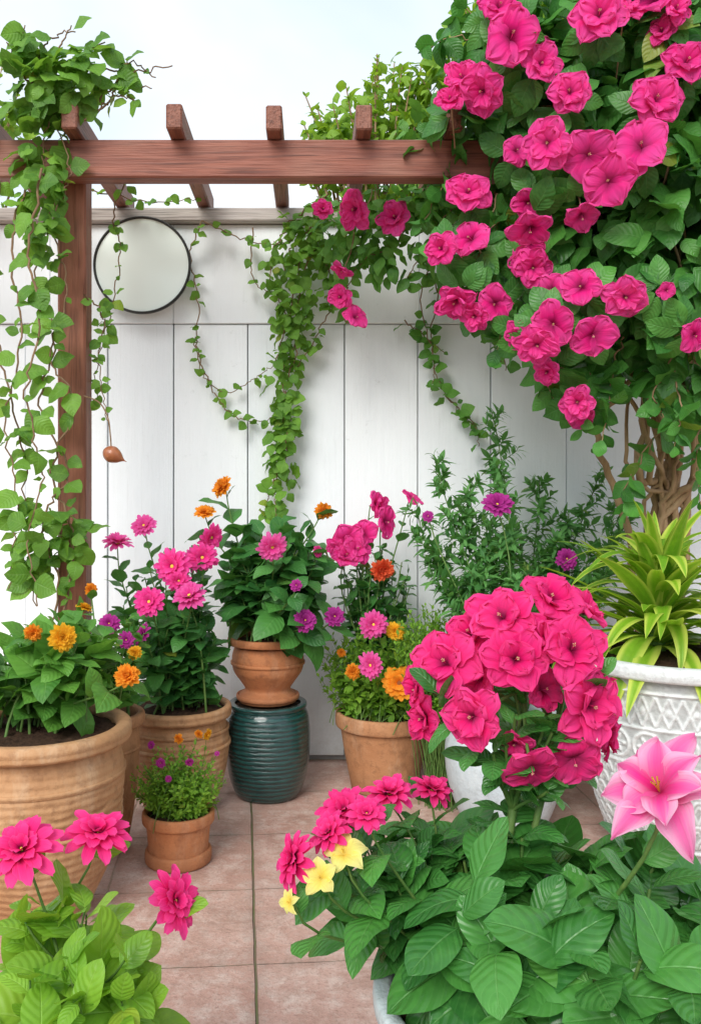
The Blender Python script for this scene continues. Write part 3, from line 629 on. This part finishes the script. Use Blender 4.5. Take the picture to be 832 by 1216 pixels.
plant('flowering_plant','magenta daisies and pale yellow blooms with broad leaves over planter edge','plant',bD,'fore',.115,T['ov'],
 [(410,965,1.62,38,'gerb',(-.3,-.45,.8)),(462,945,1.66,34,'gerb',(0,-.35,.9)),(392,990,1.55,30,'gerb',(-.4,-.5,.6)),(352,1022,1.52,34,'gerb',(-.8,-.4,.4)),(512,940,1.72,32,'gerb',(.2,-.3,.9)),(435,968,1.55,28,'gerb',(0,-.5,.8)),
  (381,1043,1.48,25,'yel',(-.2,-.8,.5)),(408,1015,1.52,24,'yel',(-.1,-.5,.8)),(345,1072,1.48,19,'yel',(-.7,-.5,.4))],
 24,(462,1030,1.68,78,46,.10),7,.45,4,sr=.004,spread=.03)
# ---- foreground left
bL=(XYF2[0],XYF2[1],.285)
plant('flowering_plant','bright green leafy plant with vivid pink gerberas','plant',bL,'forel',.135,T['big'],
 [(28,1012,1.5,50,'gerb',(-.15,-.5,.85)),(116,992,1.56,47,'gerb',(.1,-.4,.9)),(206,1070,1.48,42,'gerb',(.75,-.5,.45))],
 38,(75,1160,1.5,118,88,.2),7,.35,3,sr=.004,spread=.08,bow=.6)

# ================================================================ TREE
def L3(px,py,d,rx,ry,rd): p=at(px,py,d); return [p[0],p[1],p[2],rx*d/F,rd,ry*d/F]
lobes=[L3(775,50,3.4,105,75,.35),L3(690,30,3.5,86,66,.35),L3(612,80,3.5,66,58,.3),L3(770,170,3.35,95,95,.35),L3(660,160,3.45,86,76,.35),L3(580,170,3.5,42,38,.25),
 L3(790,290,3.3,85,90,.35),L3(700,280,3.4,78,68,.3),L3(640,300,3.4,34,38,.2),L3(785,375,3.3,70,60,.28),L3(705,370,3.35,56,46,.25),L3(665,400,3.35,30,26,.16),L3(890,200,3.4,100,180,.4),L3(805,445,3.3,40,34,.14)]
tb=np.array([XYt[0],XYt[1],.33])
tr=root('flowering_tree','leafy tree of ruffled magenta blooms with twisted bare stems','tree',tuple(tb))
gt=Geo(); gl=Geo()
for i in range(17):
    q=at(*[(748,450),(775,440),(800,445),(825,440),(790,430),(760,430),(848,450),(770,420),(812,430),(750,440),(785,435),(840,440),(800,420),(765,430),(865,440),(735,440),(820,420)][i],3.42+.03*(i%5))
    b=tb+np.array([rng.normal(0,.06),rng.normal(0,.05),-.04]); mm=at(788+rng.normal(0,16),625+rng.normal(0,20),3.65)
    m2=at(0,530+rng.normal(0,14),3.52)*[0,1,1]+[(q[0]*.6+mm[0]*.4)+rng.normal(0,.06),0,0]
    pts=catmull([b,mm,m2,q],8)
    pts[2:-2]+=rng.normal(0,.006,(len(pts)-4,3)); tube(gt,pts,np.linspace(.022,.010,len(pts))*rng.uniform(.45,1.1),8)
    for k in range(3):
        lo=lobes[(i*3+k)%len(lobes)]; e=np.array(lo[:3])+rng.normal(0,.08,3); mid=(q+e)/2+rng.normal(0,.06,3); tube(gt,catmull([q,mid,e],6),np.linspace(.010,.004,13),6)
lobes_leaves(gl,lobes,3150,.155,T['ov'],.5,.55)
def spray(gs,gl,pts,L,tl,n,rad=.004):
    P=catmull([at(*p) for p in pts],8); P[1:-1]+=rng.normal(0,.006,(len(P)-2,3)); tube(gs,P,np.linspace(rad,rad*.4,len(P)),5); leafy(gl,P,.05,n,L,tl,(.1,.7),.35,.4)
for pts,nl in (([(600,60,3.4),(545,45,3.4),(505,55,3.35)],20),([(600,20,3.5),(575,-10,3.5)],16),([(610,60,3.4),(570,30,3.4),(540,-5,3.4)],16),([(570,180,3.4),(530,215,3.4),(500,265,3.4)],22),([(600,250,3.35),(560,300,3.35),(540,355,3.3)],20),([(620,330,3.3),(600,370,3.3),(588,425,3.3)],20),([(690,400,3.25),(700,450,3.25),(690,510,3.2)],18),([(640,380,3.3),(640,430,3.3),(662,485,3.3)],20),([(740,400,3.2),(725,450,3.2),(712,530,3.2)],20),([(790,500,3.35),(750,560,3.4),(738,610,3.4)],16),([(800,420,3.2),(775,470,3.2),(790,500,3.2)],12),([(590,230,3.4),(575,280,3.35),(560,340,3.35)],20),([(640,250,3.3),(610,290,3.3),(600,340,3.3)],20),([(600,120,3.35),(550,130,3.3),(512,155,3.3)],22),([(845,470,3.3),(825,530,3.25),(832,600,3.25)],18),([(800,440,3.2),(808,490,3.15),(800,530,3.15)],14),([(570,150,3.4),(520,165,3.4),(485,190,3.4)],20)):
    spray(gt,gl,pts,.12,T['ov'],nl)
tf=[(605,48,3.05,32),(590,12,3.1,26),(640,78,3.05,24),(710,22,3.0,30),(780,8,3.05,28),(812,78,3.0,28),(776,122,2.95,32),(762,177,2.95,32),(697,184,3.0,32),(650,171,3.0,28),(722,216,2.95,30),(575,108,3.1,28),(551,96,3.15,24),(535,122,3.15,20),(676,112,3.0,26),(629,268,3.1,26),(628,240,3.15,20),(690,252,3.05,18),(632,318,3.15,24),(690,342,3.0,25),(740,352,2.98,27),(703,397,3.0,27),(656,385,3.0,27),(637,408,3.02,24),(618,398,3.1,20),(650,440,3.1,18),(685,478,3.15,20),(690,490,3.2,16),(822,398,2.95,17),(555,231,3.2,24),(561,286,3.2,24),(588,360,3.2,23),(544,354,3.2,22),(525,296,3.2,18),(612,180,3.15,16),(800,15,3.0,20),(655,345,3.1,18),(790,345,2.95,10),(740,20,3.05,24),(785,40,3.05,16),(565,375,3.2,16),(600,30,3.15,22),(640,60,3.2,17),(620,310,3.2,18),(630,290,3.2,16)]
cen=at(700,230,3.7)
for (px,py,d,r) in tf:
    p=at(px,py,d); ax=nrm((p-cen)*.6+np.array([0,-.6,-.03])+rng.normal(0,.3,3)); s=r*d/F*1.12
    tube(gt,bez(p-ax*.16-UP*.05,p-ax*.1-UP*.02,p-ax*.06,p-ax*s*.2,6),.003,5); flower(tr,'ruf',p,ax,s)
    n=7; a=rng.uniform(0,6.28,n); e1=nrm(np.cross(ax,UP)); e2=np.cross(ax,e1); D=np.cos(a)[:,None]*e1+np.sin(a)[:,None]*e2-.3*ax
    place(gl,T['ov'],np.repeat((p-ax*.05)[None],n,0)+D*.02,D,np.repeat(ax[None],n,0)+rng.normal(0,.2,(n,3)),rng.uniform(.09,.14,n))
part('trunk',gt,[bark],tr); part('crown',gl,[GR['tree']],tr)

# ================================================================ shrubs behind the fence
def backshrub(label,lo,n,L,x,d,leaf='lime',tl='ov'):
    rt=root('background_shrub',label,'shrub',(x,d,0.)); gl=Geo();gs=Geo()
    lobes_leaves(gl,lo,n,L,T[tl],.3,.3)
    for l in lo:
        for k in range(8):
            e=np.array(l[:3])+nrm(rng.normal(0,1,3))*np.array(l[3:])*1.2; e[2]=max(e[2],l[2]-l[5]*.3)
            c=bez(np.array([x,d,0.]),np.array([x,d,1.5]),np.array([(x+e[0])/2,(d+e[1])/2,l[2]-.2]),e+[0,0,l[5]*.55],10); tube(gs,c,np.linspace(.02,.003,10),6); leafy(gl,c,.75,16,L*.8,T[tl],(.3,1.),.1,.4)
    part('crown',gl,[GR[leaf]],rt); part('trunk',gs,[bark],rt)
backshrub('airy bright green shrub rising behind the white fence',[L3(440,150,4.75,68,38,.25),L3(395,168,4.7,38,18,.2),L3(470,110,4.75,38,28,.2),L3(385,190,4.6,25,36,.15),L3(480,190,4.6,66,56,.2)],820,.085,.35,4.75)
backshrub('tall light green tree crown behind the flowering tree',[L3(560,75,4.6,46,46,.3),L3(620,30,4.6,76,56,.3),L3(700,0,4.7,120,70,.3),L3(520,115,4.6,34,44,.2)],1450,.095,1.2,4.9)
backshrub('light green shrub behind the fence beside the pergola post',[L3(-10,170,4.8,45,40,.2),L3(-70,140,4.8,70,60,.2)],450,.09,-2.0,4.9)

# ================================================================ VINES
def vine(name,label,paths,leaf,L,tl,per=26,stemm=stemB,blobs=(),nb=0,flowers=(),rad=.0035,wall=True):
    p0=at(*paths[0][0]); rt=root(name,label,'vine',tuple(p0)); gl=Geo();gs=Geo()
    for pth in paths:
        P=catmull([at(*p) for p in pth],10); P[1:-1]+=rng.normal(0,.005,(len(P)-2,3))
        tube(gs,P,np.linspace(rad,rad*.5,len(P)),5)
        ln=np.linalg.norm(np.diff(P,axis=0),axis=1).sum(); n=max(4,int(ln*per))
        t=np.sort(rng.random(n)); x=t*(len(P)-1); i=np.clip(x.astype(int),0,len(P)-2); Q=P[i]+(P[i+1]-P[i])*(x-i)[:,None]
        Q=Q+rng.normal(0,.006,(n,3)); sgn=np.where(np.arange(n)%2,1,-1)
        D=np.stack([sgn*rng.uniform(.3,1.,n),rng.uniform(-.6,.1,n),rng.uniform(-.9,.35,n)],1)
        Nn=np.array([0,-.9,.5])+rng.normal(0,.5,(n,3)); place(gl,tl,Q,D,Nn,L*rng.uniform(.35,1.15,n))
    if nb: lobes_leaves(gl,[L3(*b) for b in blobs],nb,L,tl,.2,.6)
    for (px,py,d,r,key) in flowers:
        p=at(px,py,d); ax=nrm(faxis(cam=.9,up=0,jit=.4)); s=r*d/F*1.15; tube(gs,bez(p-ax*.1+UP*.08,p-ax*.1+UP*.03,p-ax*.06,p-ax*s*.2,6),.0025,5); flower(rt,key,p,ax,s)
    part('foliage',gl,[GR[leaf]],rt); part('stems',gs,[stemm],rt); return rt
dp=3.32
vine('climbing_vine','leafy green climbing vine twining up the pergola post',[
 [(60,760,dp),(70,690,dp),(50,620,dp-.02),(80,560,dp),(48,480,dp),(66,400,dp),(42,330,dp),(66,250,dp),(50,180,dp),(62,120,dp),(50,60,dp)],
 [(75,740,dp),(88,640,dp),(62,560,dp),(88,480,dp),(60,420,dp),(80,340,dp),(60,260,dp),(85,200,dp),(50,120,dp)],
 [(35,205,dp),(14,300,dp-.05),(26,400,dp-.05),(8,500,dp-.05),(22,600,dp-.05),(10,700,dp-.05)],
 [(0,215,dp),(-12,350,dp),(8,450,dp),(30,550,dp),(26,650,dp),(44,720,dp)],
 [(50,200,3.2),(34,300,3.15),(48,380,3.15),(30,470,3.15),(50,560,3.15),(35,640,3.15),(45,720,3.1)],
 [(62,140,dp),(85,105,dp),(120,85,dp),(160,85,dp),(205,78,dp)],[(60,130,dp),(45,80,dp),(60,45,dp),(90,38,dp)],[(60,120,dp),(30,90,dp),(8,50,dp)],[(80,130,dp),(110,130,dp),(140,115,dp),(165,120,dp)],[(50,150,dp),(25,130,dp),(10,140,dp)],
 [(80,160,dp),(120,110,dp),(100,70,dp),(125,50,dp)],[(70,150,dp),(100,120,dp),(150,100,dp),(180,105,dp)],[(90,150,dp),(130,120,dp),(150,75,dp),(185,92,dp)],[(60,100,dp),(70,60,dp),(85,30,dp)],[(50,90,dp),(25,55,dp),(30,30,dp)]],
 'vine',.092,T['heart'],18,stemB,[(58,110,dp,46,40,.12),(75,90,dp,50,38,.1),(50,190,dp,28,46,.08),(48,260,dp,20,55,.06),(34,60,dp,26,28,.06),(50,640,dp,32,56,.07),(88,650,dp,18,36,.05)],300,rad=.005)
vine('climbing_vine','thin leafy tendril trailing beside the post and round mirror',[
 [(150,215,3.45),(135,260,3.6),(143,300,3.6),(130,370,3.6),(118,430,3.6),(112,480,3.45)],[(100,350,3.4),(125,380,3.5),(118,430,3.5),(128,500,3.4)],[(105,225,4.0),(180,240,4.05),(240,235,4.05)]],'vine',.055,T['heart'],30)
vine('climbing_vine','long thin vine looping across the white fence boards',[
 [(240,262,4.1),(226,300,4.14),(236,360,4.15),(232,420,4.15),(262,465,4.15),(300,450,4.15),(330,430,4.15)],[(232,400,4.15),(245,450,4.15),(275,492,4.15),(312,500,4.15),(340,480,4.15)],
 [(240,262,4.1),(290,285,4.12),(330,290,4.12),(365,275,4.12)],[(300,270,4.12),(300,330,4.12),(325,350,4.12)]],'vine',.055,T['heart'],26)
vine('climbing_vine','dense green vine hanging down the middle of the fence',[
 [(385,240,4.0),(360,300,4.08),(345,370,4.1),(330,430,4.1),(345,490,4.1),(325,560,4.1),(330,620,4.08)],
 [(400,235,3.9),(375,290,4.05),(355,350,4.1),(350,420,4.1),(335,480,4.1),(340,530,4.1),(320,590,4.1),(315,615,4.1)],
 [(410,240,3.8),(350,290,4.08),(335,350,4.1),(350,400,4.1),(335,450,4.1),(350,520,4.1)],[(390,230,3.9),(340,270,4.08),(320,320,4.1),(335,370,4.1)],[(385,300,4.0),(395,350,4.1),(375,400,4.1),(350,440,4.1)]],
 'vine',.066,T['heart'],38,stemB,[(365,300,4.05,42,55,.07),(345,380,4.08,26,50,.05),(335,450,4.1,20,50,.04),(335,540,4.1,16,60,.04)],260,rad=.004)
vine('flowering_vine','flower laden green vine spilling over the pergola rafters',[
 [(540,225,3.6),(500,250,3.7),(450,240,3.75),(400,245,3.8),(375,260,3.85)],[(500,240,3.7),(470,290,3.8),(430,310,3.85),(410,350,3.9),(421,378,3.9)],[(540,240,3.6),(500,300,3.7),(480,340,3.8)],[(450,240,3.75),(420,290,3.85),(405,330,3.9)]],
 'mid',.085,T['ov'],40,stemB,[(470,245,3.75,60,28,.15),(420,280,3.85,50,35,.12),(520,270,3.65,35,45,.15),(455,300,3.8,40,35,.1),(540,210,3.7,55,40,.2),(500,170,3.75,40,45,.15)],430,
 [(425,248,3.62,20,'ruf'),(471,261,3.62,19,'ruf'),(408,319,3.75,14,'ruf'),(405,354,3.8,14,'ruf'),(421,379,3.8,13,'ruf'),(383,250,3.7,12,'ruf'),(525,296,3.5,19,'ruf')])
vine('climbing_vine','loose leafy tendrils dangling below the flowering tree',[
 [(500,290,4.0),(518,345,4.1),(512,400,4.14),(520,450,4.14),(545,490,4.14),(565,505,4.14)],[(480,380,4.14),(505,400,4.14),(530,420,4.14)],[(560,330,3.9),(580,390,4.0),(595,430,4.05)],[(520,300,4.0),(500,350,4.1),(515,430,4.14),(512,465,4.14)],[(600,380,3.8),(600,440,3.9)],[(530,470,4.14),(560,500,4.14),(568,530,4.14)]],
 'mid',.065,T['heart'],32)

# hanging seed-shaped ornament
c=at(134,540,3.3); og=root('hanging_ornament','brown seed shaped copper ornament hanging on thin cord from vine','ornament',tuple(c))
g=Geo(); prof=[(.001,-.058),(.003,-.048),(.010,-.038),(.022,-.024),(.031,-.004),(.031,.010),(.024,.025),(.012,.035),(.001,.039)]
lathe(g,catmull(prof,4),(0,0,0),32); a=-1.1
g.v[0]=g.v[0]@np.array([[math.cos(a),0,math.sin(a)],[0,1,0],[-math.sin(a),0,math.cos(a)]])*[-1,1,1]+c
part('body',g,[plainmat('copper_brown',(.25,.07,.025),(.42,.15,.06),30,.35,coat=.4)],og)
g=Geo(); tube(g,catmull([c+[-.005,0,.02],at(131,515,3.3),at(128,495,3.32),at(118,478,3.35),at(100,470,3.4)],6),.003,6); part('cord',g,[stemB],og)

# ================================================================ LIGHT, SKY, CAMERA
sunv=Vector((-.42,-1.0,.85)).normalized(); elev=math.asin(sunv.z); azi=math.atan2(sunv.x,sunv.y)
w=bpy.data.worlds.new('World'); sc.world=w; w.use_nodes=True; nt=w.node_tree; nt.nodes.clear()
sky=N(nt,'ShaderNodeTexSky',sky_type='NISHITA',sun_disc=False,sun_elevation=elev,sun_rotation=azi,air_density=1.0,dust_density=.4)
s1=N(nt,'ShaderNodeVectorMath',{0:sky.outputs[0],'Scale':.15},operation='SCALE').outputs[0]
tc=N(nt,'ShaderNodeTexCoord'); n=noise(nt,mapping(nt,tc.outputs['Generated'],(1,1,2.2)),1.3,5,.5,.3)
haze=mixc(nt,.8,s1,(.74,.90,1.02))
col=mixc(nt,mr(nt,n,.36,.68,.10,.85,'SMOOTHSTEP'),haze,(1.04,1.06,1.08))
bg=N(nt,'ShaderNodeBackground',{0:col,1:1.14}); wo=N(nt,'ShaderNodeOutputWorld',{0:bg.outputs[0]})
sl=bpy.data.lights.new('sun','SUN'); sl.energy=3.2; sl.angle=math.radians(34); sl.color=(1,.965,.91)
so=bpy.data.objects.new('sun',sl); so.rotation_euler=sunv.to_track_quat('Z','Y').to_euler(); link(so)
cam=bpy.data.cameras.new('camera'); co=bpy.data.objects.new('camera',cam); link(co); co.location=(0,0,CH); co.rotation_euler=(math.pi/2,0,0)
cam.sensor_fit='VERTICAL'; cam.sensor_height=36; cam.lens=36*F/1216; cam.shift_x=(416-VX)/1216; cam.shift_y=-(608-HY)/1216; cam.clip_start=.05; cam.clip_end=1500
sc.camera=co
sc.view_settings.view_transform='Standard'; sc.view_settings.look='None'; sc.view_settings.exposure=0
